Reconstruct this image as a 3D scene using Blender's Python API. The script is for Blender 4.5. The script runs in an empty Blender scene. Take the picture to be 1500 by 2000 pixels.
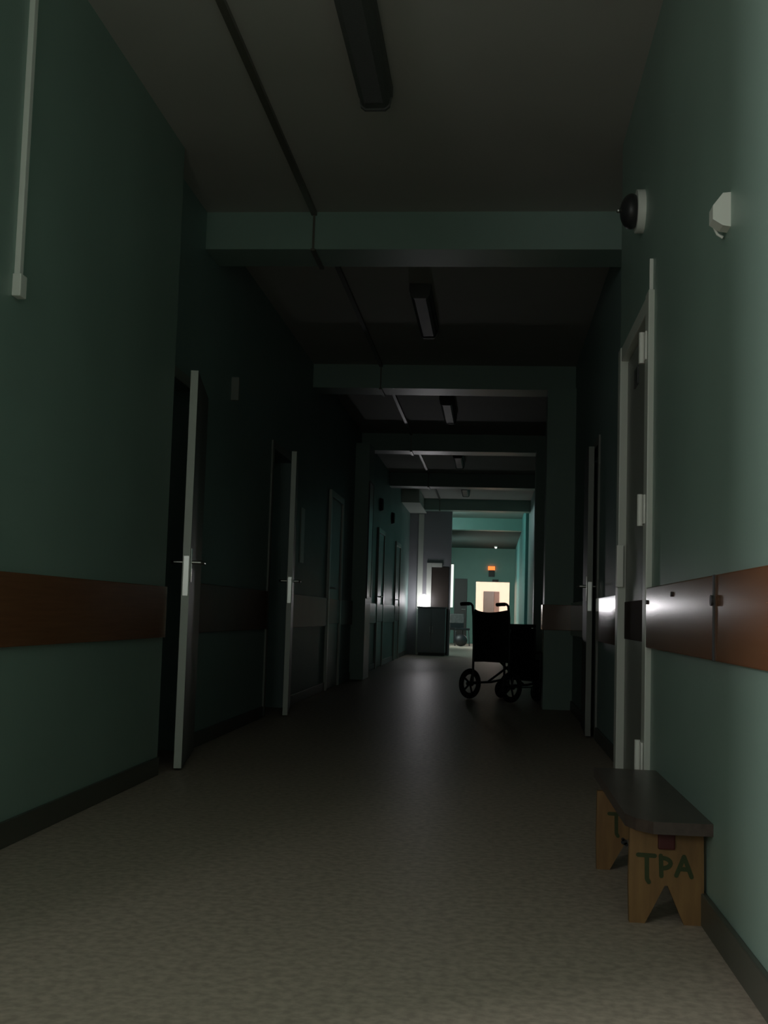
import bpy, bmesh, math, random
from mathutils import Vector, Matrix
random.seed(4)
S = bpy.context.scene
COL = S.collection

# ------------------------------------------------------------------ camera
CAM_H = 0.80
F_PX, W_PX, H_PX = 2300.0, 1500.0, 2000.0
ROLL = math.radians(1.7)
fwd = Vector((210.0, 205.0, F_PX)).normalized()      # corridor axis in camera space (x right, y down, z forward)
e = Vector((math.cos(ROLL), math.sin(ROLL), 0.0))
xr = (e - fwd * e.dot(fwd)).normalized()
upv = -(fwd.cross(xr))
if upv.y > 0: upv = -upv
def to_world(v): return Vector((xr.dot(v), fwd.dot(v), upv.dot(v)))
cr = to_world(Vector((1, 0, 0))); cu = to_world(Vector((0, -1, 0))); cb = to_world(Vector((0, 0, -1)))
cam_data = bpy.data.cameras.new('camera')
cam_data.sensor_fit = 'VERTICAL'; cam_data.sensor_height = 24.0; cam_data.sensor_width = 18.0
cam_data.lens = F_PX / H_PX * 24.0
cam_data.clip_start = 0.05; cam_data.clip_end = 200
cam = bpy.data.objects.new('camera', cam_data); COL.objects.link(cam)
m = Matrix((cr, cu, cb)).transposed().to_4x4(); m.translation = Vector((0, 0, CAM_H))
cam.matrix_world = m
S.camera = cam

# ------------------------------------------------------------------ world, lights, exposure
world = bpy.data.worlds.new('world'); S.world = world; world.use_nodes = True
world.node_tree.nodes['Background'].inputs[0].default_value = (0.02, 0.03, 0.04, 1)
world.node_tree.nodes['Background'].inputs[1].default_value = 0.0
S.view_settings.view_transform = 'Standard'; S.view_settings.look = 'None'
S.view_settings.exposure = 0.0; S.view_settings.gamma = 1.0
S.view_settings.use_curve_mapping = False

def area(name, loc, target, sx, sy, power, col):
    l = bpy.data.lights.new(name, 'AREA'); l.shape = 'RECTANGLE'; l.size = sx; l.size_y = sy
    l.energy = power; l.color = col
    o = bpy.data.objects.new(name, l); COL.objects.link(o)
    o.location = loc
    o.rotation_euler = (Vector(target) - Vector(loc)).to_track_quat('-Z', 'Y').to_euler()
    return o
def point(name, loc, r, power, col):
    l = bpy.data.lights.new(name, 'POINT'); l.shadow_soft_size = r; l.energy = power; l.color = col
    o = bpy.data.objects.new(name, l); COL.objects.link(o); o.location = loc
    return o
NEUTRAL = (1.0, 0.99, 0.96)
# added lights out of view behind the camera, fitted to the corridor's brightness
area('added_side_light', (-2.98, 1.0, 1.7), (0.6, 2.4, 1.2), 0.8, 1.0, 108, NEUTRAL)
area('added_back_light', (-2.55, -1.62, 1.9), (0.2, 5.0, 1.3), 0.5, 1.0, 20, NEUTRAL)
area('added_rear_light', (-0.6, -1.62, 1.5), (-0.3, 4.0, 1.2), 0.8, 1.0, 6.5, NEUTRAL)
# the lit hall beyond the partition and the bright room at the very end
point('hall_wall_light', (-1.35, 25.3, 2.93), 0.06, 36.0, (0.70, 1.0, 1.0))
area('hall_window_light', (-1.66, 31.0, 1.45), (0.66, 31.6, 1.1), 1.6, 1.2, 66.0, (0.85, 1.0, 0.96))
point('end_room_light', (0.7, 39.5, 2.2), 0.12, 420.0, (1.0, 0.88, 0.85))
sp_l = bpy.data.lights.new('globe_lamp_beam', 'SPOT'); sp_l.energy = 27; sp_l.color = (1.0, 0.97, 1.0)
sp_l.shadow_soft_size = 0.09; sp_l.spot_size = math.radians(28); sp_l.spot_blend = 0.8
spo = bpy.data.objects.new('globe_lamp_beam', sp_l); COL.objects.link(spo); spo.location = (-1.345, 23.42, 1.10)
spo.rotation_euler = (Vector((0.25, 8.0, 2.0)) - spo.location).to_track_quat('-Z', 'Y').to_euler()

# ------------------------------------------------------------------ materials
def mat(name, col, rough=0.5, spec=0.5, metal=0.0, noise=None, bump=None, coat=0.0):
    """noise = (scale, amount) colour mottling; bump = (scale, strength)"""
    mt = bpy.data.materials.new(name); mt.use_nodes = True
    nt = mt.node_tree; b = nt.nodes['Principled BSDF']
    b.inputs['Base Color'].default_value = (*col, 1)
    b.inputs['Roughness'].default_value = rough
    b.inputs['Metallic'].default_value = metal
    b.inputs['Specular IOR Level'].default_value = spec
    b.inputs['Coat Weight'].default_value = coat
    tc = nt.nodes.new('ShaderNodeTexCoord')
    if noise:
        n = nt.nodes.new('ShaderNodeTexNoise'); n.inputs['Scale'].default_value = noise[0]
        n.inputs['Detail'].default_value = 5
        nt.links.new(tc.outputs['Object'], n.inputs['Vector'])
        r = nt.nodes.new('ShaderNodeValToRGB')
        r.color_ramp.elements[0].position = 0.35; r.color_ramp.elements[1].position = 0.65
        a = noise[1]
        r.color_ramp.elements[0].color = (*[c * (1 - a) for c in col], 1)
        r.color_ramp.elements[1].color = (*[min(1, c * (1 + a)) for c in col], 1)
        nt.links.new(n.outputs['Fac'], r.inputs['Fac'])
        nt.links.new(r.outputs['Color'], b.inputs['Base Color'])
    if bump:
        n2 = nt.nodes.new('ShaderNodeTexNoise'); n2.inputs['Scale'].default_value = bump[0]
        n2.inputs['Detail'].default_value = 3
        nt.links.new(tc.outputs['Object'], n2.inputs['Vector'])
        bp = nt.nodes.new('ShaderNodeBump'); bp.inputs['Strength'].default_value = bump[1]
        bp.inputs['Distance'].default_value = 0.01
        nt.links.new(n2.outputs['Fac'], bp.inputs['Height'])
        nt.links.new(bp.outputs['Normal'], b.inputs['Normal'])
    return mt
def emit(name, col, strength, lamp=True):
    mt = bpy.data.materials.new(name); mt.use_nodes = True
    nt = mt.node_tree; nt.nodes.clear()
    em = nt.nodes.new('ShaderNodeEmission'); em.inputs[0].default_value = (*col, 1); em.inputs[1].default_value = strength
    out = nt.nodes.new('ShaderNodeOutputMaterial'); nt.links.new(em.outputs[0], out.inputs[0])
    return mt
def wood(name, c1, c2, rough=0.5, scale=(2, 14, 14), axis_noise=6.0):
    mt = bpy.data.materials.new(name); mt.use_nodes = True
    nt = mt.node_tree; b = nt.nodes['Principled BSDF']
    tc = nt.nodes.new('ShaderNodeTexCoord'); mp = nt.nodes.new('ShaderNodeMapping')
    mp.inputs['Scale'].default_value = scale
    n = nt.nodes.new('ShaderNodeTexNoise'); n.inputs['Scale'].default_value = axis_noise; n.inputs['Detail'].default_value = 6
    r = nt.nodes.new('ShaderNodeValToRGB')
    r.color_ramp.elements[0].position = 0.3; r.color_ramp.elements[0].color = (*c1, 1)
    r.color_ramp.elements[1].position = 0.7; r.color_ramp.elements[1].color = (*c2, 1)
    nt.links.new(tc.outputs['Object'], mp.inputs[0]); nt.links.new(mp.outputs[0], n.inputs['Vector'])
    nt.links.new(n.outputs['Fac'], r.inputs[0]); nt.links.new(r.outputs[0], b.inputs['Base Color'])
    b.inputs['Roughness'].default_value = rough
    return mt

M = dict(
    teal=mat('teal_wall_paint', (0.278, 0.392, 0.342), 0.42, 0.5, noise=(1.3, 0.06), bump=(90, 0.04)),
    teal_gloss=mat('teal_gloss_paint', (0.25, 0.36, 0.34), 0.48, 0.45, noise=(1.1, 0.06), bump=(60, 0.05)),
    teal_hall=mat('teal_hall_paint', (0.24, 0.42, 0.36), 0.4, 0.4, noise=(1.2, 0.05)),
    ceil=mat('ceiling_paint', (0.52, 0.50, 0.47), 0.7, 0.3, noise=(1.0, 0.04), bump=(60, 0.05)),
    base=mat('skirting_paint', (0.085, 0.085, 0.07), 0.4, 0.5),
    lino=mat('speckled_linoleum', (0.44, 0.37, 0.305), 0.44, 0.04, noise=(38, 0.16), bump=(30, 0.012)),
    board=wood('brown_board_laminate', (0.22, 0.092, 0.044), (0.26, 0.112, 0.054), 0.17, (30, 1.0, 30), 3),
    white=mat('white_gloss_paint', (0.68, 0.70, 0.64), 0.35, 0.5),
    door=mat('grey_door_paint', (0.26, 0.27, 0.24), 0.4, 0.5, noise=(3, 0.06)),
    kick=mat('shaded_brown_kick_board', (0.05, 0.035, 0.028), 0.7, 0.1),  # board brown darkened for the shade inside the door recess
    board_worn=mat('worn_brown_board', (0.15, 0.075, 0.045), 0.42, 0.35, noise=(4, 0.1)),
    hall_ceil_shaded=mat('shaded_hall_ceiling', (0.045, 0.07, 0.066), 0.7, 0.2),  # unlit look of the hall ceiling put into a darker base colour
    teal_strip=mat('deep_teal_hall_paint', (0.14, 0.37, 0.35), 0.5, 0.3),
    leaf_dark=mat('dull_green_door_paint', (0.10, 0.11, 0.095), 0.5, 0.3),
    door_dark=mat('dark_door_paint', (0.045, 0.036, 0.030), 0.4, 0.5),
    plastic=mat('white_plastic', (0.90, 0.90, 0.85), 0.35, 0.5),
    metal=mat('brushed_metal', (0.55, 0.55, 0.53), 0.3, 0.5, 1.0),
    darkmetal=mat('dark_metal', (0.03, 0.03, 0.032), 0.4, 0.5),
    housing=mat('lamp_housing', (0.10, 0.10, 0.095), 0.5, 0.4),
    lens=mat('prismatic_lens', (0.10, 0.105, 0.10), 0.5, 0.3, bump=(160, 0.25)),
    wire=mat('grey_brown_trunking', (0.13, 0.12, 0.10), 0.3, 0.6),
    ochre=wood('ochre_bench_wood', (0.19, 0.098, 0.034), (0.27, 0.145, 0.050), 0.55, (10, 10, 1.6), 4),
    benchtop=wood('worn_dark_bench_top', (0.065, 0.046, 0.040), (0.10, 0.072, 0.062), 0.32, (8, 1.4, 8), 5),
    redpaint=mat('dark_red_paint', (0.085, 0.012, 0.012), 0.6),
    greenpaint=mat('green_brush_paint', (0.035, 0.050, 0.012), 0.6),
    rubber=mat('black_rubber', (0.012, 0.012, 0.012), 0.7),
    vinyl=mat('black_vinyl', (0.012, 0.012, 0.014), 0.5),
    cabinet=mat('grey_cabinet_paint', (0.30, 0.30, 0.32), 0.4, 0.5),
    paper=mat('notice_paper', (0.70, 0.72, 0.70), 0.4, 0.5),
    panel=mat('dark_glazed_panel', (0.02, 0.02, 0.022), 0.3, 0.5),
    cream=mat('cream_room_paint', (0.72, 0.66, 0.58), 0.6),
    cloth=mat('pale_cloth', (0.09, 0.09, 0.088), 0.9, noise=(20, 0.2)),
    globe=emit('lit_frosted_globe', (1.0, 0.97, 1.0), 14.0),
    exitred=emit('lit_orange_sign', (1.0, 0.16, 0.035), 2.2),
    pane=emit('glow_strip_pane', (0.93, 1.0, 0.88), 1.3),  # emission put in for a brightly lit sliver beside the partition
    led=emit('small_led', (1.0, 0.95, 0.85), 3.0),
)

# ------------------------------------------------------------------ mesh helpers
class MB:
    """collects shapes and links them as ONE mesh object"""
    def __init__(self): self.bm = bmesh.new()
    def box(self, x0, x1, y0, y1, z0, z1, bevel=0.0, rot=None):
        mt = Matrix.Translation(((x0+x1)/2, (y0+y1)/2, (z0+z1)/2))
        if rot is not None: mt = mt @ rot.to_4x4()
        mt = mt @ Matrix.Diagonal((abs(x1-x0), abs(y1-y0), abs(z1-z0), 1))
        r = bmesh.ops.create_cube(self.bm, size=1.0, matrix=mt)
        if bevel > 0:
            es = list({ed for v in r['verts'] for ed in v.link_edges})
            bmesh.ops.bevel(self.bm, geom=es, offset=bevel, segments=2, profile=0.6, affect='EDGES')
        return self
    def cyl(self, p0, p1, r, r2=None, seg=16):
        p0, p1 = Vector(p0), Vector(p1); d = p1 - p0
        q = d.to_track_quat('Z', 'Y').to_matrix().to_4x4()
        bmesh.ops.create_cone(self.bm, cap_ends=True, segments=seg, radius1=r, radius2=r if r2 is None else r2,
                              depth=d.length, matrix=Matrix.Translation((p0+p1)/2) @ q)
        return self
    def sphere(self, c, r, sx=1, sy=1, sz=1, u=20, v=12):
        bmesh.ops.create_uvsphere(self.bm, u_segments=u, v_segments=v, radius=r,
                                  matrix=Matrix.Translation(c) @ Matrix.Diagonal((sx, sy, sz, 1)))
        return self
    def tube(self, pts, r, seg=10):
        """swept round tube along a smooth polyline, mitred joints"""
        pts = [Vector(p) for p in pts]; rings = []
        up = None
        for i, p in enumerate(pts):
            if i == 0: t = pts[1]-pts[0]
            elif i == len(pts)-1: t = pts[-1]-pts[-2]
            else: t = (pts[i+1]-p).normalized() + (p-pts[i-1]).normalized()
            t.normalize()
            if up is None:
                up = Vector((0, 0, 1)) if abs(t.z) < 0.9 else Vector((1, 0, 0))
            a = t.cross(up)
            if a.length < 1e-4: a = t.cross(Vector((0, 1, 0)))
            a.normalize(); b = t.cross(a).normalized(); up = -b if (-b).dot(up) > 0 else b
            a = t.cross(up).normalized(); b = t.cross(a).normalized()
            rings.append([self.bm.verts.new(p + (a*math.cos(2*math.pi*k/seg) + b*math.sin(2*math.pi*k/seg))*r) for k in range(seg)])
        for i in range(len(rings)-1):
            for k in range(seg):
                self.bm.faces.new((rings[i][k], rings[i][(k+1) % seg], rings[i+1][(k+1) % seg], rings[i+1][k]))
        self.bm.faces.new(list(reversed(rings[0]))); self.bm.faces.new(rings[-1])
        return self
    def torus(self, c, axis, R, r, seg=32, s2=10):
        c = Vector(c); q = Vector(axis).to_track_quat('Z', 'Y')
        rings = []
        for i in range(seg):
            a = 2*math.pi*i/seg; cen = Vector((math.cos(a)*R, math.sin(a)*R, 0)); dr = Vector((math.cos(a), math.sin(a), 0))
            rings.append([self.bm.verts.new(c + q @ (cen + dr*r*math.cos(2*math.pi*k/s2) + Vector((0, 0, r*math.sin(2*math.pi*k/s2))))) for k in range(s2)])
        for i in range(seg):
            for k in range(s2):
                self.bm.faces.new((rings[i][k], rings[(i+1) % seg][k], rings[(i+1) % seg][(k+1) % s2], rings[i][(k+1) % s2]))
        return self
    def prism(self, poly, axis, a, b):
        """extrude a 2D polygon along an axis; poly coords fill the other two axes in xyz order"""
        def P(u, v, w):
            return {'x': (w, u, v), 'y': (u, w, v), 'z': (u, v, w)}[axis]
        v0 = [self.bm.verts.new(P(u, v, a)) for u, v in poly]; v1 = [self.bm.verts.new(P(u, v, b)) for u, v in poly]
        n = len(poly)
        f0 = self.bm.faces.new(v0); f1 = self.bm.faces.new(list(reversed(v1)))
        for i in range(n): self.bm.faces.new((v0[i], v1[i], v1[(i+1) % n], v0[(i+1) % n]))
        bmesh.ops.triangulate(self.bm, faces=[f0, f1], ngon_method='EAR_CLIP')
        return self
    def sheet(self, grid, thick):
        """grid[i][j] of points -> thick curved sheet (thickness along averaged normal)"""
        n, k = len(grid), len(grid[0])
        vs = [[self.bm.verts.new(Vector(p)) for p in row] for row in grid]
        fs = [self.bm.faces.new((vs[i][j], vs[i+1][j], vs[i+1][j+1], vs[i][j+1])) for i in range(n-1) for j in range(k-1)]
        bmesh.ops.recalc_face_normals(self.bm, faces=fs)
        bmesh.ops.solidify(self.bm, geom=fs, thickness=thick)
        return self
    def build(self, name, material, parent=None, smooth=False, origin=None):
        bmesh.ops.recalc_face_normals(self.bm, faces=self.bm.faces[:])
        me = bpy.data.meshes.new(name)
        if origin is not None: bmesh.ops.translate(self.bm, verts=self.bm.verts[:], vec=-Vector(origin))
        self.bm.to_mesh(me); self.bm.free()
        me.materials.append(material)
        if smooth:
            for p in me.polygons: p.use_smooth = True
            try: me.set_sharp_from_angle(angle=math.radians(40))
            except Exception: pass
        o = bpy.data.objects.new(name, me); COL.objects.link(o)
        if origin is not None: o.location = origin
        if parent is not None: o.parent = parent
        return o

def tag(o, label, cat, group=None, kind=None):
    o['label'] = label; o['category'] = cat
    if group: o['group'] = group
    if kind: o['kind'] = kind
    return o
def thing(name, label, cat, loc=(0, 0, 0), rz=0.0, group=None, kind=None):
    o = bpy.data.objects.new(name, None); COL.objects.link(o); o.empty_display_size = 0.1
    o.location = loc; o.rotation_euler = (0, 0, rz)
    return tag(o, label, cat, group, kind)
def struct(o, label, cat): return tag(o, label, cat, None, 'structure')
def copy_tree(o, parent=None):
    c = o.copy(); COL.objects.link(c)
    if parent is not None: c.parent = parent
    for ch in list(o.children): copy_tree(ch, c)
    return c

# ------------------------------------------------------------------ the setting
H = 3.10
XL, XR = -1.585, 0.586            # near stretch of the corridor
XLF, XRF = -1.70, 0.72            # wider stretch beyond the first beam
JOG = 5.62                         # where the near walls end
PART = 23.95                       # partition with the opening
END = 35.0                         # end wall of the hall
ROOM = 44.0
LOBX, LOBY = -3.05, -1.70

o = MB().box(LOBX-.2, 2.0, LOBY-.2, ROOM+.2, -0.2, 0).build('floor', M['lino']); struct(o, 'speckled beige linoleum floor of the long corridor', 'floor')
mb = MB().box(LOBX-.2, 2.0, LOBY-.2, 27.9, H, H+.2)
o = mb.build('ceiling', M['ceil']); struct(o, 'off white painted corridor ceiling', 'ceiling')
o = MB().box(-3, 2.0, 27.9, END+.2, 2.82, H+.2).build('ceiling_hall', M['hall_ceil_shaded']); struct(o, 'lower hall ceiling beyond the partition, its shade painted in dark', 'ceiling')
o = MB().box(-3, 2.0, END+.2, ROOM+.2, 2.82, H+.2).build('ceiling_end_room', M['cream']); struct(o, 'cream ceiling of the bright end room', 'ceiling')

# near left wall, then the wider wall behind it with two doorways standing ajar
o = MB().box(-4.0, XL, 1.5, JOG, 0, H).build('wall_left', M['teal']); struct(o, 'near left wall in dull teal green paint', 'wall')
D1a, D1b = 5.66, 6.56
D2a, D2b = 8.86, 9.74
mb = MB()
for a, b in ((D1b, D2a), (D2b, PART)): mb.box(-1.95, XLF, a, b, 0, H)
for a, b in ((JOG, D1b), (D2a, D2b)): mb.box(-1.95, XLF, a, b, 2.04, H)
o = mb.build('wall_left_far', M['teal_gloss']); struct(o, 'far left wall with doors, glossy dark teal paint', 'wall')
# dark rooms behind the two open doors
mb = MB().box(-4.0, -3.9, JOG, 11.0, 0, H).box(-4.0, -1.95, 7.4, 7.5, 0, H).box(-4.0, -1.95, 11.0, 11.1, 0, H)
o = mb.build('wall_side_rooms', M['teal']); struct(o, 'inner walls of the dark rooms behind the left doors', 'wall')

# near right wall with the doorway
R1a, R1b = 4.50, 5.42
mb = MB().box(XR, 1.0, LOBY, R1a, 0, H).box(XR, 1.0, R1b, JOG, 0, H).box(XR, 1.0, R1a, R1b, 2.03, H)
o = mb.build('wall_right', M['teal']); struct(o, 'near right wall in dull teal green paint above the bench', 'wall')
R2a, R2b = 8.16, 9.02
mb = MB().box(XRF, 1.0, JOG, R2a, 0, H).box(XRF, 1.0, R2b, 24.2, 0, H).box(XRF, 1.0, R2a, R2b, 2.04, H)
o = mb.build('wall_right_far', M['teal_gloss']); struct(o, 'far right wall behind the wheelchair, glossy dark teal paint', 'wall')
o = MB().box(1.9, 2.0, JOG, 11.0, 0, H).box(1.0, 1.9, 10.9, 11.0, 0, H).build('wall_right_room', M['teal']); struct(o, 'inner wall of the dark room behind the right door', 'wall')

# partition at the far end with its wide opening, and the hall beyond
o = MB().box(-1.95, -0.84, PART, PART+.14, 0, H).build('wall_partition', M['cabinet']); struct(o, 'grey partition wall beside the far opening', 'wall')
mb = MB().box(-1.95, -1.7, PART+.14, END, 0, H)
o = mb.build('wall_hall_left', M['teal_hall']); struct(o, 'left wall of the lit hall beyond the partition', 'wall')
o = MB().box(0.66, 1.0, 24.2, END, 0, H).build('wall_hall_right', M['teal_strip']); struct(o, 'bright teal right wall of the lit hall', 'wall')
mb = MB().box(-1.95, -0.475, END, END+.2, 0, 2.82).box(0.51, 1.2, END, END+.2, 0, 2.82).box(-0.475, 0.51, END, END+.2, 1.83, 2.82)
o = mb.build('wall_end', M['teal_hall']); struct(o, 'teal end wall with a bright doorway', 'wall')
mb = MB().box(-1.6, -1.4, END+.2, ROOM, 0, 2.82).box(1.2, 1.4, END+.2, ROOM, 0, 2.82).box(-1.6, 1.4, ROOM, ROOM+.2, 0, 2.82)
o = mb.build('wall_end_room', M['cream']); struct(o, 'cream walls of the bright room at the end', 'wall')
# unseen lobby behind the camera, walls placed to carry the added lights
mb = MB().box(LOBX-.2, LOBX, LOBY, 1.5, 0, H).box(LOBX, 1.0, LOBY-.2, LOBY, 0, H)
o = mb.build('wall_lobby', M['teal']); struct(o, 'lobby walls behind the viewer', 'wall')

for i, (lab, x0, x1, y0, y1, z0, z1) in enumerate((
        ('plain frame added round the fill light on the lobby side wall behind the viewer', LOBX, LOBX+.03, 0.55, 1.45, 1.15, 2.25),
        ('narrow frame added round the fill light at left on the lobby back wall', -2.85, -2.25, LOBY, LOBY+.03, 1.35, 2.45),
        ('wide frame added round the fill light at right on the lobby back wall', -1.05, -0.15, LOBY, LOBY+.03, 0.95, 2.05))):
    mb = MB()  # frames added to dress the fill lights, solid wall behind them
    if i == 0: mb.box(x0, x1, y0-.06, y0, z0-.06, z1+.06).box(x0, x1, y1-.005, y1+.04, z0-.06, z1+.06).box(x0, x1, y0, y1, z0-.06, z0).box(x0, x1, y0, y1, z1, z1+.06)
    else: mb.box(x0-.06, x0, y0, y1, z0-.06, z1+.06).box(x1, x1+.06, y0, y1, z0-.06, z1+.06).box(x0, x1, y0, y1, z0-.06, z0).box(x0, x1, y0, y1, z1, z1+.06)
    struct(mb.build('added_window_%d' % (i+2), M['white']), lab, 'added_window')

# ceiling beams with pilasters
BEAMS = [6.56, 10.71, 14.86, 19.0, 23.2, 27.6]
for i, y in enumerate(BEAMS):
    zb = 2.88 if i < 5 else 2.82
    x0, x1 = (XLF, XRF) if y < 23.9 else (-1.70, 0.66)
    mb = MB().box(x0, x1, y, y+.34, zb, H)
    o = mb.build('trim_%d' % (i+1), M['teal'] if i < 5 else M['teal_hall'])
    struct(o, ['nearest teal ceiling beam crossing the corridor', 'second ceiling beam, above the wheelchair', 'third ceiling beam in the dark stretch',
               'fourth ceiling beam in the dark stretch', 'fifth ceiling beam just before the partition', 'brightly lit beam in the hall beyond the partition'][i], 'beam')
o = MB().box(0.465, XRF, 10.60, 10.88, 0, H-.22).build('trim_7', M['teal']); struct(o, 'teal pilaster on the right wall beside the wheelchair', 'pilaster')
o = MB().box(XLF, -1.53, 14.25, 14.86, 0, H-.22).build('trim_8', M['teal']); struct(o, 'dark pilaster on the left wall under the third beam', 'pilaster')
o = MB().box(0.51, XRF, 14.6, 14.86, 0, H-.22).build('trim_9', M['teal']); struct(o, 'dark pilaster on the right wall under the third beam', 'pilaster')
o = MB().box(-1.515, -1.41, PART-.04, PART, 0, 2.85).build('trim_10', M['white']); struct(o, 'white upright trim strip at the partition corner', 'trim')

# skirtings
def skirting(name, x, s, segs, label):
    mb = MB()
    for a, b in segs: mb.box(x, x+s*0.016, a, b, 0, 0.085, 0.004)
    struct(mb.build(name, M['base']), label, 'skirting')
skirting('baseboard_left', XL, 1, [(1.5, JOG-.02)], 'dark skirting along the near left wall')
skirting('baseboard_right', XR, -1, [(LOBY, R1a-.1), (R1b+.1, JOG)], 'dark skirting along the near right wall')
skirting('baseboard_left_far', XLF, 1, [(D1b+.08, D2a-.08), (D2b+.08, 12.0), (13.1, 14.2), (14.9, 17.2), (18.3, 20.4), (21.5, 23.5)], 'dark skirting along the far left wall')
skirting('baseboard_right_far', XRF, -1, [(JOG, R2a-.08), (R2b+.08, 10.58), (10.9, 14.58), (14.9, 24.2)], 'dark skirting along the far right wall')

# ------------------------------------------------------------------ doors
def lever(parent, side, base, along, mtl, z=1.04, reach=0.058, length=0.11):
    """lever handle: rose, spindle and grip; base=(x,y) on the leaf face, side = outward normal, along = grip direction"""
    n = Vector((*side, 0)).normalized(); t = Vector((*along, 0)).normalized(); b = Vector((*base, z))
    mb = MB()
    mb.cyl(b, b+n*0.008, 0.026).tube([b, b+n*reach*0.8, b+n*reach+t*0.012, b+n*reach+t*length], 0.009)
    return mb.build('door_handle', mtl, parent, smooth=True)

# door_1: right, closed in a white casing, two white hinges
d1 = thing('door_1', 'closed grey door in white casing on the near right wall behind the bench', 'door', (XR, 4.96, 0), kind='structure')
def L(px, py, pz): return (px, py-4.96, pz)
fx0, fx1 = -0.022, 0.10
mb = MB().box(fx0, fx1, R1a-.075-4.96, R1a+.02-4.96, 0, 2.05, .004)
mb.build('casing', M['white'], d1)
MB().box(fx0, fx1, R1b-.02-4.96, R1b+.075-4.96, 0, 2.05, .004).build('casing', M['white'], d1)
MB().box(fx0+.004, fx1, R1a+.02-4.96, R1b-.02-4.96, 1.985, 2.048, .004).build('casing_head', M['white'], d1)
lf = MB().box(0.012, 0.052, R1a+.024-4.96, R1b-.024-4.96, 0.008, 1.98, .004).build('leaf', M['door'], d1)
MB().box(0.006, 0.014, R1a+.06-4.96, R1b-.05-4.96, 0.72, 0.885, .003).build('kick_board', M['kick'], lf)
MB().box(0.006, 0.014, .02, .15, 1.80, 1.88, .002).build('number_plate', M['panel'], lf)
for z in (1.845, 1.22, 0.30):
    mb = MB().box(-0.028, -0.018, R1a-.035-4.96, R1a+.02-4.96, z-.055, z+.055, .003)
    mb.box(-0.034, 0.012, R1a+.016-4.96, R1a+.03-4.96, z-.055, z-.008, .003).cyl((-0.034, R1a+.02-4.96, z-.06), (-0.034, R1a+.02-4.96, z+.06), .011)
    mb.build('hinge', M['plastic'], d1, smooth=True)
MB().box(-0.030, 0.0, R1b-.045-4.96, R1b-.005-4.96, 0.95, 1.14, .004).build('lock_case', M['plastic'], d1)

def ajar_door(name, label, hinge, free, kindrec=None, wallx=0.0, d0=0, d1_=0, casing_side=1, edge='white', h=2.0):
    """door leaf standing ajar: hinge (far) and free edge (near) given as world x,y"""
    hv, fv = Vector((*hinge, 0)), Vector((*free, 0))
    t = (fv-hv).normalized(); w = (fv-hv).length
    t_ang = math.atan2(t.y, t.x)
    root = thing(name, label, 'door', (hinge[0], hinge[1], 0), kind='structure')
    rot = Matrix.Rotation(t_ang, 3, 'Z')
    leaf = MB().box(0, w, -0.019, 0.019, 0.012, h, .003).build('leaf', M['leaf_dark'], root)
    leaf.rotation_euler = (0, 0, t_ang)
    ed = MB().box(w, w+.004, -0.019, 0.019, 0.012, h, .001).build('edge_strip', M[edge], leaf)
    for s in (-1, 1):
        mb = MB(); b = Vector((w-.06, s*.019, 1.03))
        mb.box(w-.085, w-.035, s*.019-.004, s*.019+.004, 0.93, 1.10, .002)
        mb.tube([b, b+Vector((0, s*.045, 0)), b+Vector((-.012, s*.056, 0)), b+Vector((-.12, s*.056, 0))], .010)
        mb.build('door_handle', M['metal'], leaf, smooth=True)
    MB().box(w+.003, w+.007, -0.014, 0.014, 0.86, 1.06, .001).build('lock_plate', M['metal'], leaf)
    # casing round the doorway, local to the root
    s = casing_side
    for a, b in ((d0-.06, d0+.008), (d1_-.008, d1_+.06)):
        if a < JOG < b or (a < JOG and abs(wallx-XLF) < .01): a = JOG+.002
        MB().box(wallx-hinge[0], wallx+s*.014-hinge[0], a-hinge[1], b-hinge[1], 0, h+.07, .003).build('casing', M['door'], root)
    MB().box(wallx-hinge[0], wallx+s*.014-hinge[0], d0+.008-hinge[1], d1_-.008-hinge[1], h+.01, h+.07, .003).build('casing_head', M['door'], root)
    return root, leaf
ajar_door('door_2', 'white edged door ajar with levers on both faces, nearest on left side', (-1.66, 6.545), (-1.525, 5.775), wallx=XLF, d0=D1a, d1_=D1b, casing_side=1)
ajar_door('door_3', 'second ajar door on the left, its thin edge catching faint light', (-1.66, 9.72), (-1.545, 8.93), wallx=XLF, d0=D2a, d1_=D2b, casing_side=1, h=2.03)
ajar_door('door_4', 'barely open door on the far right wall between near door and pilaster', (0.70, 9.0), (0.668, 8.205), wallx=XRF, d0=R2a, d1_=R2b, casing_side=-1, edge='door')

def closed_door(name, label, x, s, a, b, h=2.0, leafm='door'):
    root = thing(name, label, 'door', (x, (a+b)/2, 0), kind='structure'); c = (a+b)/2
    MB().box(0, s*.03, a-.07-c, a-c, 0, h+.07, .004).build('casing', M['white'], root)
    MB().box(0, s*.03, b-c, b+.07-c, 0, h+.07, .004).build('casing', M['white'], root)
    MB().box(0, s*.03, a-c, b-c, h, h+.07, .004).build('casing_head', M['white'], root)
    lf = MB().box(0, s*.012, a-c, b-c, 0.01, h, .002).build('leaf', M[leafm], root)
    MB().box(s*.012, s*.024, a+.03-c, b-.03-c, 0.68, 0.94, .002).build('kick_board', M['board_worn'], lf)
    b0 = Vector((s*.012, a+.07-c, 1.05))
    MB().tube([b0, b0+Vector((s*.045, 0, 0)), b0+Vector((s*.056, .012, 0)), b0+Vector((s*.056, .12, 0))], .010).build('door_handle', M['metal'], lf, smooth=True)
    return root
closed_door('door_5', 'closed door on the left wall just before the dark pilaster', XLF, 1, 12.1, 13.0)
closed_door('door_6', 'closed door on the left wall past the dark pilaster', XLF, 1, 17.3, 18.2)
closed_door('door_7', 'last closed door on the left wall before the partition', XLF, 1, 20.5, 21.4)

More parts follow.
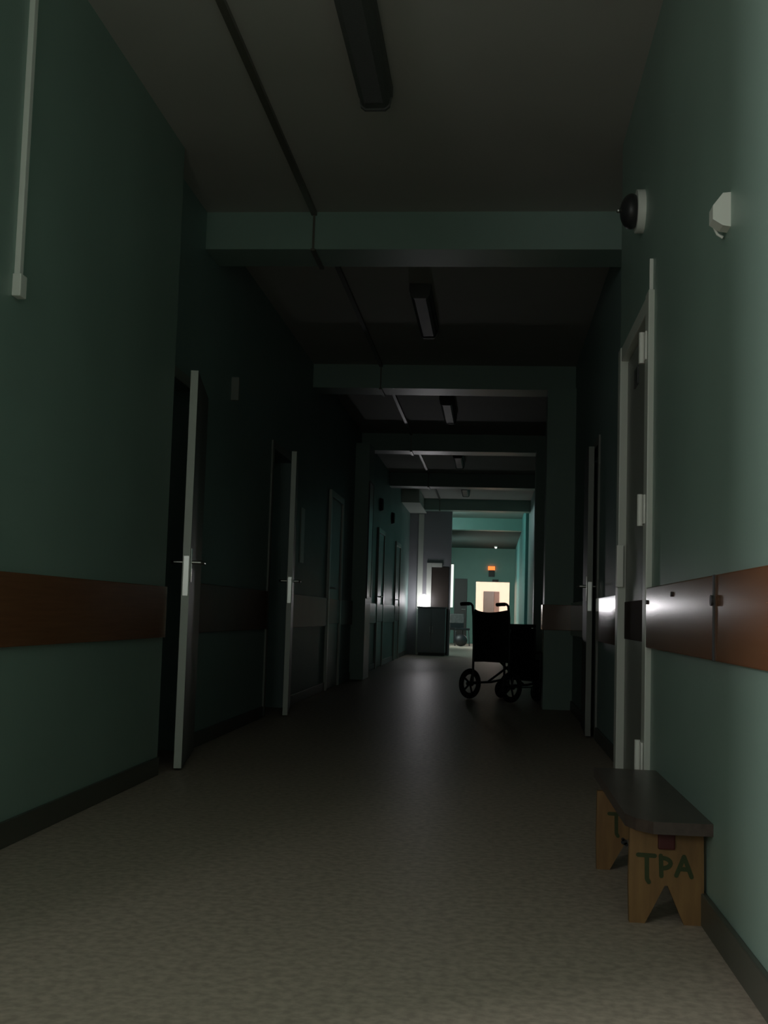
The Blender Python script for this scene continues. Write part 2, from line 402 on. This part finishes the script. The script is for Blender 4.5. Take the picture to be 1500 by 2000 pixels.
# door in the partition: white casing visible above the cabinet
pd = thing('door_8', 'brown door in white casing on the far partition behind the glowing lamp', 'door', (-1.0, PART, 0), kind='structure')
MB().box(-0.33, -0.23, -0.035, 0, 0, 1.86, .004).build('casing', M['white'], pd)
MB().box(-0.23, -0.02, -0.035, 0, 1.775, 1.86, .004).build('casing_head', M['white'], pd)
MB().box(-0.23, 0.12, -0.012, 0, 0.01, 1.775, .002).build('leaf', M['door_dark'], pd)

# far wall: dark door, added glowing strip, dark door inside the bright room
fd = thing('door_9', 'dark closed door at left on the far teal end wall', 'door', (-0.92, END, 0), kind='structure')
MB().box(-0.185, 0.185, -0.03, 0, 0, 1.90, .004).build('leaf', M['door_dark'], fd)
MB().tube([(0.14, -.03, 1.0), (0.14, -.08, 1.0), (0.03, -.08, 1.0)], .012).build('door_handle', M['metal'], fd, smooth=True)
ed_ = thing('door_10', 'dark brown double door on the back wall of the bright end room', 'door', (-0.02, ROOM, 0), kind='structure')
MB().box(-0.29, 0.10, -0.05, 0, 0, 1.74, .004).build('leaf', M['door_dark'], ed_)
MB().box(0.105, 0.29, -0.05, 0, 0, 1.74, .004).build('leaf', mat('brown_door_paint', (0.11, 0.06, 0.045), .5), ed_)
wn = thing('added_window_1', 'narrow glowing strip standing in for a bright lit sliver at the left end of the far wall', 'added_window', (-1.16, END, 1.05), kind='structure')
MB().box(-0.06, 0.01, -0.012, 0, 0, 1.27, .0).build('pane', M['pane'], wn)
MB().box(0.03, 0.05, -0.02, 0, -.03, 1.30, .002).box(-.09, -.07, -.02, 0, -.03, 1.30, .002).box(-.07, .03, -.02, 0, 1.27, 1.30).box(-.07, .03, -.02, 0, -.03, 0).build('frame', M['teal_hall'], wn)

# ------------------------------------------------------------------ bumper boards on the walls
def bumper(x, s, a, b, z0, z1, label, joint=None, screws=(), mtl='board'):
    root = thing('bumper_board', label, 'wall board', (x+s*.002, (a+b)/2, z0), group='brown bumper boards along the corridor walls'); c = (a+b)/2
    if joint is None:
        MB().box(0, s*.020, a-c, b-c, 0, z1-z0, .004).build('panel', M[mtl], root)
    else:
        MB().box(0, s*.020, a-c, joint-.004-c, 0, z1-z0, .004).build('panel', M[mtl], root)
        MB().box(0, s*.020, joint+.004-c, b-c, 0, z1-z0, .004).build('panel', M[mtl], root)
        MB().box(0, s*.024, joint-.008-c, joint+.008-c, .0, z1-z0, .001).cyl((s*.024, joint-c, (z1-z0)*.70), (s*.030, joint-c, (z1-z0)*.70), .014).build('joint_strip', M['darkmetal'], root)
    for y, z in screws:
        MB().cyl((s*.020, y-c, z-z0), (s*.025, y-c, z-z0), .008).build('screw', M['darkmetal'], root)
    return root
bumper(XL, 1, 1.6, JOG-.03, 0.655, 0.90, 'wide brown bumper board on the near left wall')
bumper(XR, -1, 2.0, R1a-.09, 0.705, 0.924, 'brown bumper board with a dark joint on the near right wall', joint=3.07, screws=((3.78, .888), (4.37, .87)))
bumper(XRF, -1, 5.72, R2a-.10, 0.66, 0.945, 'bumper board glaring with reflected lamp light on the right wall past the near door')
bumper(XRF, -1, R2b+.1, 10.58, 0.66, 0.945, 'short dark bumper board between barely open right door and pilaster')
bumper(XLF, 1, D1b+.1, D2a-.1, 0.66, 0.945, 'bumper board on the left wall between the two ajar doors', mtl='board_worn')
bumper(XLF, 1, D2b+.1, 12.0, 0.66, 0.945, 'bumper board on the left wall below the white notice', mtl='board_worn')
bumper(XLF, 1, 14.9, 17.2, 0.66, 0.945, 'bumper board on the left wall right after the dark pilaster', mtl='board_worn')
bumper(XLF, 1, 18.3, 20.4, 0.66, 0.945, 'bumper board on the left wall between the last two closed doors', mtl='board_worn')
bumper(XLF, 1, 13.12, 14.22, 0.66, 0.945, 'short bumper board on the left wall just before the dark pilaster', mtl='board_worn')
pb = MB().box(0.45, 0.465, 10.6, 10.88, .70, .925, .003).box(0.45, XRF, 10.585, 10.6, .70, .925, .003).build('pilaster_board', M['board'], origin=(0.6, 10.6, .70))
tag(pb, 'dark brown board wrapped round the right pilaster beside the wheelchair', 'wall board')

# ------------------------------------------------------------------ ceiling lamps
def lamp_proto(loc, label):
    root = thing('ceiling_light', label, 'ceiling light', loc, group='long fluorescent ceiling lights in a row')
    # housing against the ceiling, lens below; local z=0 is the ceiling
    MB().prism([(-.075, 0), (.075, 0), (.075, -.045), (.065, -.055), (-.065, -.055), (-.075, -.045)], 'y', -.60, .60).build('housing', M['housing'], root)
    MB().prism([(-.066, -.0555), (.066, -.0555), (.058, -.088), (.040, -.102), (-.040, -.102), (-.058, -.088)], 'y', -.585, .585).build('lens', M['lens'], root)
    for s in (-1, 1):
        MB().prism([(-.072, -.045), (.072, -.045), (.064, -.092), (.044, -.108), (-.044, -.108), (-.064, -.092)], 'y', s*.585, s*.605).build('end_cap', M['housing'], root)
    return root
lights = [4.36, 8.62, 12.80, 16.95, 21.1]
lbl = ['dark unlit tube light nearest on the ceiling, in front of the first beam', 'unlit tube light between the first and second ceiling beams',
       'tube light between the second and third beams, pale lens glinting', 'tube light between the third and fourth beams, lens lit by far lamp',
       'most distant tube light before the partition']
proto = lamp_proto((-0.555, lights[0], H), lbl[0])
for y, l in zip(lights[1:], lbl[1:]):
    c = copy_tree(proto); c.location = (-0.52 if y > 10 else -.545, y, H); c['label'] = l

# ------------------------------------------------------------------ cable trunking
mb = MB(); cx = -1.068; g = .016; q = .013
prev = 0.5
for y in [b for b in BEAMS[:5]]:
    mb.box(cx-g, cx+g, max(prev, 0.5), y, H-.022, H)
    mb.box(cx-.006, cx+.006, y-.012, y, 2.88-.015, H-.022)
    mb.box(cx-q, cx+q, y-.018, y+.358, 2.866, 2.88)
    mb.box(cx-q, cx+q, y+.34, y+.358, 2.88, H-.022)
    prev = y+.34
ct = mb.build('cable_trunking', M['wire'], origin=(cx, 1.0, H))
tag(ct, 'thin grey cable trunking running along the ceiling and over the beams', 'cable')
wt = thing('wall_conduit', 'white vertical cable conduit ending in a small box, upper left wall', 'cable', (XL, 3.67, 1.80))
MB().box(0, .020, -.014, .014, .07, 1.30, .002).build('conduit', M['plastic'], wt)
MB().box(0, .030, -.026, .026, 0, .075, .004).build('junction_box', M['plastic'], wt)
rc = thing('door_conduit', 'thin white conduit rising above the near right door casing', 'cable', (XR, R1a-.03, 2.05))
MB().box(-.014, 0, -.008, .008, 0, .13, .002).build('conduit', M['plastic'], rc)

# ------------------------------------------------------------------ devices on the near right wall
bell = thing('alarm_bell', 'round alarm bell with white back plate high on the right wall', 'bell', (XR, 4.78, 2.475))
MB().cyl((0, 0, 0), (-.032, 0, 0), .088, seg=40).build('back_plate', M['plastic'], bell, smooth=True)
MB().cyl((-.032, 0, 0), (-.05, 0, 0), .03).sphere((-.052, 0, 0), .072, sx=.62, u=28, v=16).build('gong', M['darkmetal'], bell, smooth=True)
MB().sphere((-.102, 0, .004), .010).build('nut', M['metal'], bell, smooth=True)
det = thing('motion_sensor', 'small white wedge shaped motion sensor with a short wire on right wall', 'sensor', (XR, 3.02, 1.855))
MB().prism([(0, -.045), (0, .045), (-.02, .043), (-.045, .010), (-.045, -.026), (-.02, -.042)], 'y', -.026, .026).build('case', M['plastic'], det)
MB().tube([(-.012, .024, -.01), (-.028, .040, -.005), (-.030, .045, -.022), (-.02, .046, -.042), (-.006, .048, -.05)], .004).build('wire', M['plastic'], det, smooth=True)

# ------------------------------------------------------------------ low wooden bench with painted letters
bench = thing('bench', 'low worn wooden bench with green painted letters on its ochre end panel', 'bench', (0.478, 3.27, 0))
def end_panel(y0, x0, x1, top):
    """board with a V notch cut up between two feet"""
    w = (x1-x0)/2; c = (x0+x1)/2 - .478; ya, yb = y0-3.27, y0-3.27+.028
    mb = MB()
    mb.prism([(c-w, .10), (c+w, .10), (c+w-.002, top), (c-w+.002, top)], 'y', ya, yb)
    mb.prism([(c-w+.003, 0), (c-w+.044, 0), (c-.004, .10), (c-w, .10)], 'y', ya, yb)
    mb.prism([(c+w-.003, 0), (c+w, .10), (c+.004, .10), (c+w-.052, 0)], 'y', ya, yb)
    return mb
panel1 = end_panel(3.27, 0.380, 0.578, .248).build('end_panel', M['ochre'], bench)
panel2 = end_panel(3.93, 0.352, 0.560, .248).build('end_panel', M['ochre'], bench)
tp = MB().prism([(-.045, -.085), (.112, -.085), (.126, -.065), (.120, 1.00), (-.105, 1.02), (-.106, .03), (-.085, -.035)], 'z', .248, .280)
tp.build('seat_board', M['benchtop'], bench)
MB().box(-.02, .02, .028, .66, .165, .212, .003).build('stretcher', M['ochre'], bench)
MB().box(-.022, .022, -.012, .03, .196, .244, .004).build('tenon', M['redpaint'], bench)
# letters: brush strokes with rounded ends
def strokes(lines, y, zoff, xoff, thick=.0115, s=1.0):
    mb = MB(); k_ = 0
    for ln in lines:
        pts = [(xoff+a*s, zoff+b*s) for a, b in ln]
        for (x0, z0), (x1, z1) in zip(pts, pts[1:]):
            k_ += 1; dx, dz = x1-x0, z1-z0; n = math.hypot(dx, dz) or 1; nx, nz = -dz/n*thick/2, dx/n*thick/2
            mb.prism([(x0-nx, z0-nz), (x1-nx, z1-nz), (x1+nx, z1+nz), (x0+nx, z0+nz)], 'y', y-.0012-k_*.00006, y+.001)
        for (x, z) in pts:
            k_ += 1
            mb.prism([(x+math.cos(a*math.pi/4)*thick/2, z+math.sin(a*math.pi/4)*thick/2) for a in range(8)], 'y', y-.0012-k_*.00006, y+.001)
    return mb
arc = [(.004+.022*math.sin(a*math.pi/8)*1.0, .031+.0135*math.cos(a*math.pi/8)) for a in range(9)]
T_ = [[(-.024, .050), (.020, .049)], [(-.001, .048), (.000, -.012), (.005, -.020)]]
P_ = [[(0, .050), (.002, -.003)], arc]
A_ = [[(-.020, 0), (0, .050), (.020, -.002)], [(-.012, .018), (.012, .017)]]
for nm, pnl, y, xs in (('first', panel1, 0.0, (-.050, -.014, .047)), ('second', panel2, .66, (-.062, -.014, .036))):
    for ch, xo in zip((T_, P_, A_), xs):
        strokes(ch, y, .128, xo).build('painted_letter', M['greenpaint'], pnl)
sp = MB()
for cx_, cz_, r_ in ((-.036, .090, .009), (-.030, .083, .006), (-.041, .099, .005)):
    sp.prism([(cx_+math.cos(a*math.pi/6)*r_*(1+.3*random.random()), cz_+math.sin(a*math.pi/6)*r_) for a in range(12)], 'y', .6585, .661)
sp.build('paint_blot', M['darkmetal'], panel2)

# ------------------------------------------------------------------ wheelchair
wc = thing('wheelchair', 'black folding wheelchair turned away beside the right wall', 'wheelchair', (0.015, 11.44, 0), math.radians(-42))
fr = MB(); r = .012
for s in (-1, 1):
    x = s*.23
    fr.tube([(x, -.02, .15), (x, -.015, .50), (x, -.03, .80), (x, -.045, .905), (x, -.075, .925), (x, -.10, .922)], r)
    fr.tube([(x, -.02, .16), (x, .25, .16), (x, .40, .18), (x, .44, .22), (x, .44, .47)], r)
    fr.tube([(x, -.015, .47), (x, .44, .47), (x, .50, .42), (x, .56, .14)], r)
    fr.tube([(x, -.02, .70), (x, .28, .70), (x, .34, .66), (x, .36, .47)], r)
fr.build('frame', M['darkmetal'], wc, smooth=True)
MB().tube([(-.22, .20, .17), (.22, .22, .45)], .011).tube([(.22, .20, .17), (-.22, .22, .45)], .011).build('cross_brace', M['darkmetal'], wc, smooth=True)
for s in (-1, 1):
    x = s*.23
    MB().tube([(x, -.095, .922), (x, -.15, .920), (x, -.205, .916)], .018).build('push_grip', M['rubber'], wc, smooth=True)
    MB().box(x-.026, x+.026, .0, .34, .705, .74, .01).build('armrest', M['vinyl'], wc)
    MB().box(x-.005, x+.005, .0, .36, .36, .70, .002).build('side_panel', M['vinyl'], wc)
    w = MB().torus((s*.265, -.02, .148), (1, 0, 0), .125, .022).build('rear_wheel', M['rubber'], wc, smooth=True)
    hb = MB().cyl((s*.235, -.02, .148), (s*.295, -.02, .148), .024)
    hb.torus((s*.265, -.02, .148), (1, 0, 0), .098, .008)
    for k in range(5):
        a = 2*math.pi*k/5
        hb.tube([(s*.265, -.02+.02*math.cos(a), .148+.02*math.sin(a)), (s*.265, -.02+.098*math.cos(a), .148+.098*math.sin(a))], .010, 6)
    hb.build('wheel_hub', M['darkmetal'], w, smooth=True)
    cw = MB().torus((s*.23, .40, .088), (1, 0, 0), .070, .018).cyl((s*.23-.012, .40, .088), (s*.23+.012, .40, .088), .062).build('caster', M['rubber'], wc, smooth=True)
    MB().tube([(s*.23, .44, .24), (s*.23, .43, .20), (s*.23+.028, .41, .17), (s*.23+.028, .40, .088)], .009).build('caster_fork', M['darkmetal'], cw, smooth=True)
    MB().box(s*.22-(.17 if s > 0 else 0), s*.22+(0 if s > 0 else .17), .52, .68, .105, .118, .004).build('footplate', M['darkmetal'], wc)
# sling back and seat
grid = [[(-.218+.436*i/8, -.018-.05*(1-abs(i-4)/4)**.6 - .015*(j/6), .37+(.50-.0)*j/6 - (.028*(1-((i-4)/4)**2) if j == 6 else 0)) for j in range(7)] for i in range(9)]
MB().sheet(grid, .014).build('backrest', M['vinyl'], wc, smooth=True)
grid = [[(-.225+.45*i/8, .0+.43*j/6, .475-.02*(1-((i-4)/4)**2)) for j in range(7)] for i in range(9)]
MB().sheet(grid, .02).build('seat', M['vinyl'], wc, smooth=True)
grid = [[(-.22+.44*i/6, .50+.03*math.sin(j/4*3), .40-.22*j/4) for j in range(5)] for i in range(7)]
MB().sheet(grid, .01).build('calf_strap', M['vinyl'], wc, smooth=True)

# ------------------------------------------------------------------ far cabinet with the glowing lamp
cb_ = thing('cabinet', 'low grey cabinet standing in front of the far partition', 'cabinet', (-1.22, 23.62, 0))
MB().box(-.24, .31, -.14, .24, .06, .94, .006).build('body', M['cabinet'], cb_)
MB().box(-.26, .33, -.16, .25, .94, .965, .004).build('worktop', M['cabinet'], cb_)
MB().box(-.22, .30, -.12, .23, 0, .06).build('plinth', M['base'], cb_)
for s in (0, 1):
    dr = MB().box(-.235+s*.272, .031+s*.272, -.156, -.14, .08, .93, .003).build('door', M['cabinet'], cb_)
    MB().box(.0+s*.05, .012+s*.05, -.172, -.156, .45, .58, .003).build('knob', M['metal'], dr)
lp = thing('globe_lamp', 'glowing white globe lamp on the cabinet by the far partition', 'lamp', (-1.353, 23.58, .965))
MB().cyl((0, 0, 0), (0, 0, .022), .075, .05, 24).build('base', M['plastic'], lp, smooth=True)
MB().sphere((0, 0, .132), .112, u=32, v=20).build('globe', M['globe'], lp, smooth=True)

# duct box above, left of the partition
db = MB().box(-1.70, -1.36, 21.6, 23.88, 2.862, 2.88).box(-1.70, -1.38, 21.62, 23.19, 2.88, H).build('duct_box', M['white'], origin=(-1.53, 22.7, 2.862))
tag(db, 'pale boxed duct under the ceiling at the far left corner', 'duct')

# notice, small sign, speakers and wall cables along the left wall
nt_ = thing('notice_board', 'pale upright notice board on the left wall past the second ajar door', 'notice board', (XLF, 10.36, 1.23))
MB().box(0, .006, -.09, .12, 0, .49, .001).build('frame', M['white'], nt_)
MB().box(.006, .008, -.07, .10, .02, .47).build('sheet', M['paper'], nt_)
sg = MB().box(XLF, XLF+.05, 7.36, 7.385, 2.14, 2.29, .003).build('projecting_sign', M['door'], origin=(XLF, 7.37, 2.14)); tag(sg, 'small pale sign projecting from the upper left wall past the ajar door', 'sign')
for y, z, l in ((19.58, 2.40, 'round dark wall speaker high on the left, further from viewer'), (17.5, 2.43, 'round dark wall speaker high on the left, nearer to viewer')):
    sp_ = MB().cyl((XLF, y, z), (XLF+.05, y, z), .10, .085, 24).build('wall_speaker', M['rubber'], smooth=True, origin=(XLF, y, z)); tag(sp_, l, 'speaker', 'round dark speakers on the left wall')
sd = MB().cyl((-1.42, 11.9, H), (-1.42, 11.9, H-.03), .05, .045, 20).sphere((-1.42, 11.9, H-.03), .028).build('smoke_detector', M['plastic'], smooth=True, origin=(-1.42, 11.9, H)); tag(sd, 'small white smoke detector on the left side of the ceiling', 'smoke detector')
dp = thing('wall_panel', 'tall dark glazed panel hung on the dark left pilaster', 'panel', (-1.53, 14.5, 1.0))
MB().box(0, .014, -.22, .22, 0, 1.4, .003).build('glass', M['panel'], dp)
MB().box(0, .018, -.24, -.22, -.02, 1.42).box(0, .018, .22, .24, -.02, 1.42).box(0, .018, -.22, .22, 1.4, 1.42).box(0, .018, -.22, .22, -.02, 0).build('frame', M['darkmetal'], dp)

# ------------------------------------------------------------------ the hall and its things
ex = thing('exit_sign', 'glowing orange sign on the far end wall above the bright doorway', 'exit sign', (-0.03, END, 1.98))
MB().box(-.10, .10, -.06, 0, .20, .31, .004).build('lit_face', M['exitred'], ex)
MB().box(-.085, .085, -.05, 0, 0, .195, .004).build('dark_case', M['door_dark'], ex)
cl = MB().box(-.0, .17, END-.05, END, 1.835, 1.90, .004).build('door_closer', M['door_dark'], origin=(.08, END, 1.83)); tag(cl, 'small dark closer box at the top of the bright doorway', 'door closer')
hl = thing('hall_light', 'tiny glowing ceiling spot lamp in the hall beyond the beam', 'ceiling light', (0.08, 33.8, 2.82))
MB().cyl((0, 0, -.03), (0, 0, 0), .05, seg=20).build('rim', M['plastic'], hl, smooth=True)
MB().sphere((0, 0, -.03), .035).build('bulb', M['led'], hl, smooth=True)
ch = thing('chair', 'dark chair with pale cloth over its back at left in the hall', 'chair', (-0.86, 32.0, 0), math.radians(25))
for sx in (-1, 1):
    for sy in (-1, 1):
        MB().tube([(sx*.19, sy*.19, .44), (sx*.21, sy*.22, 0)], .014).build('leg', M['darkmetal'], ch, smooth=True)
MB().box(-.22, .22, -.22, .22, .42, .48, .02).build('seat', M['vinyl'], ch)
MB().box(-.21, .21, .18, .22, .46, .84, .02).build('backrest', M['vinyl'], ch)
MB().box(-.215, .215, .165, .24, .60, .86, .025).build('draped_cloth', M['cloth'], ch)
bg = MB().sphere((-0.80, 31.45, .16), .18, sx=1.0, sy=.8, sz=.88, u=16, v=10).build('bag', M['vinyl'], smooth=True, origin=(-0.80, 31.45, 0)); tag(bg, 'dark rounded bag on the floor before the hall chair', 'bag')
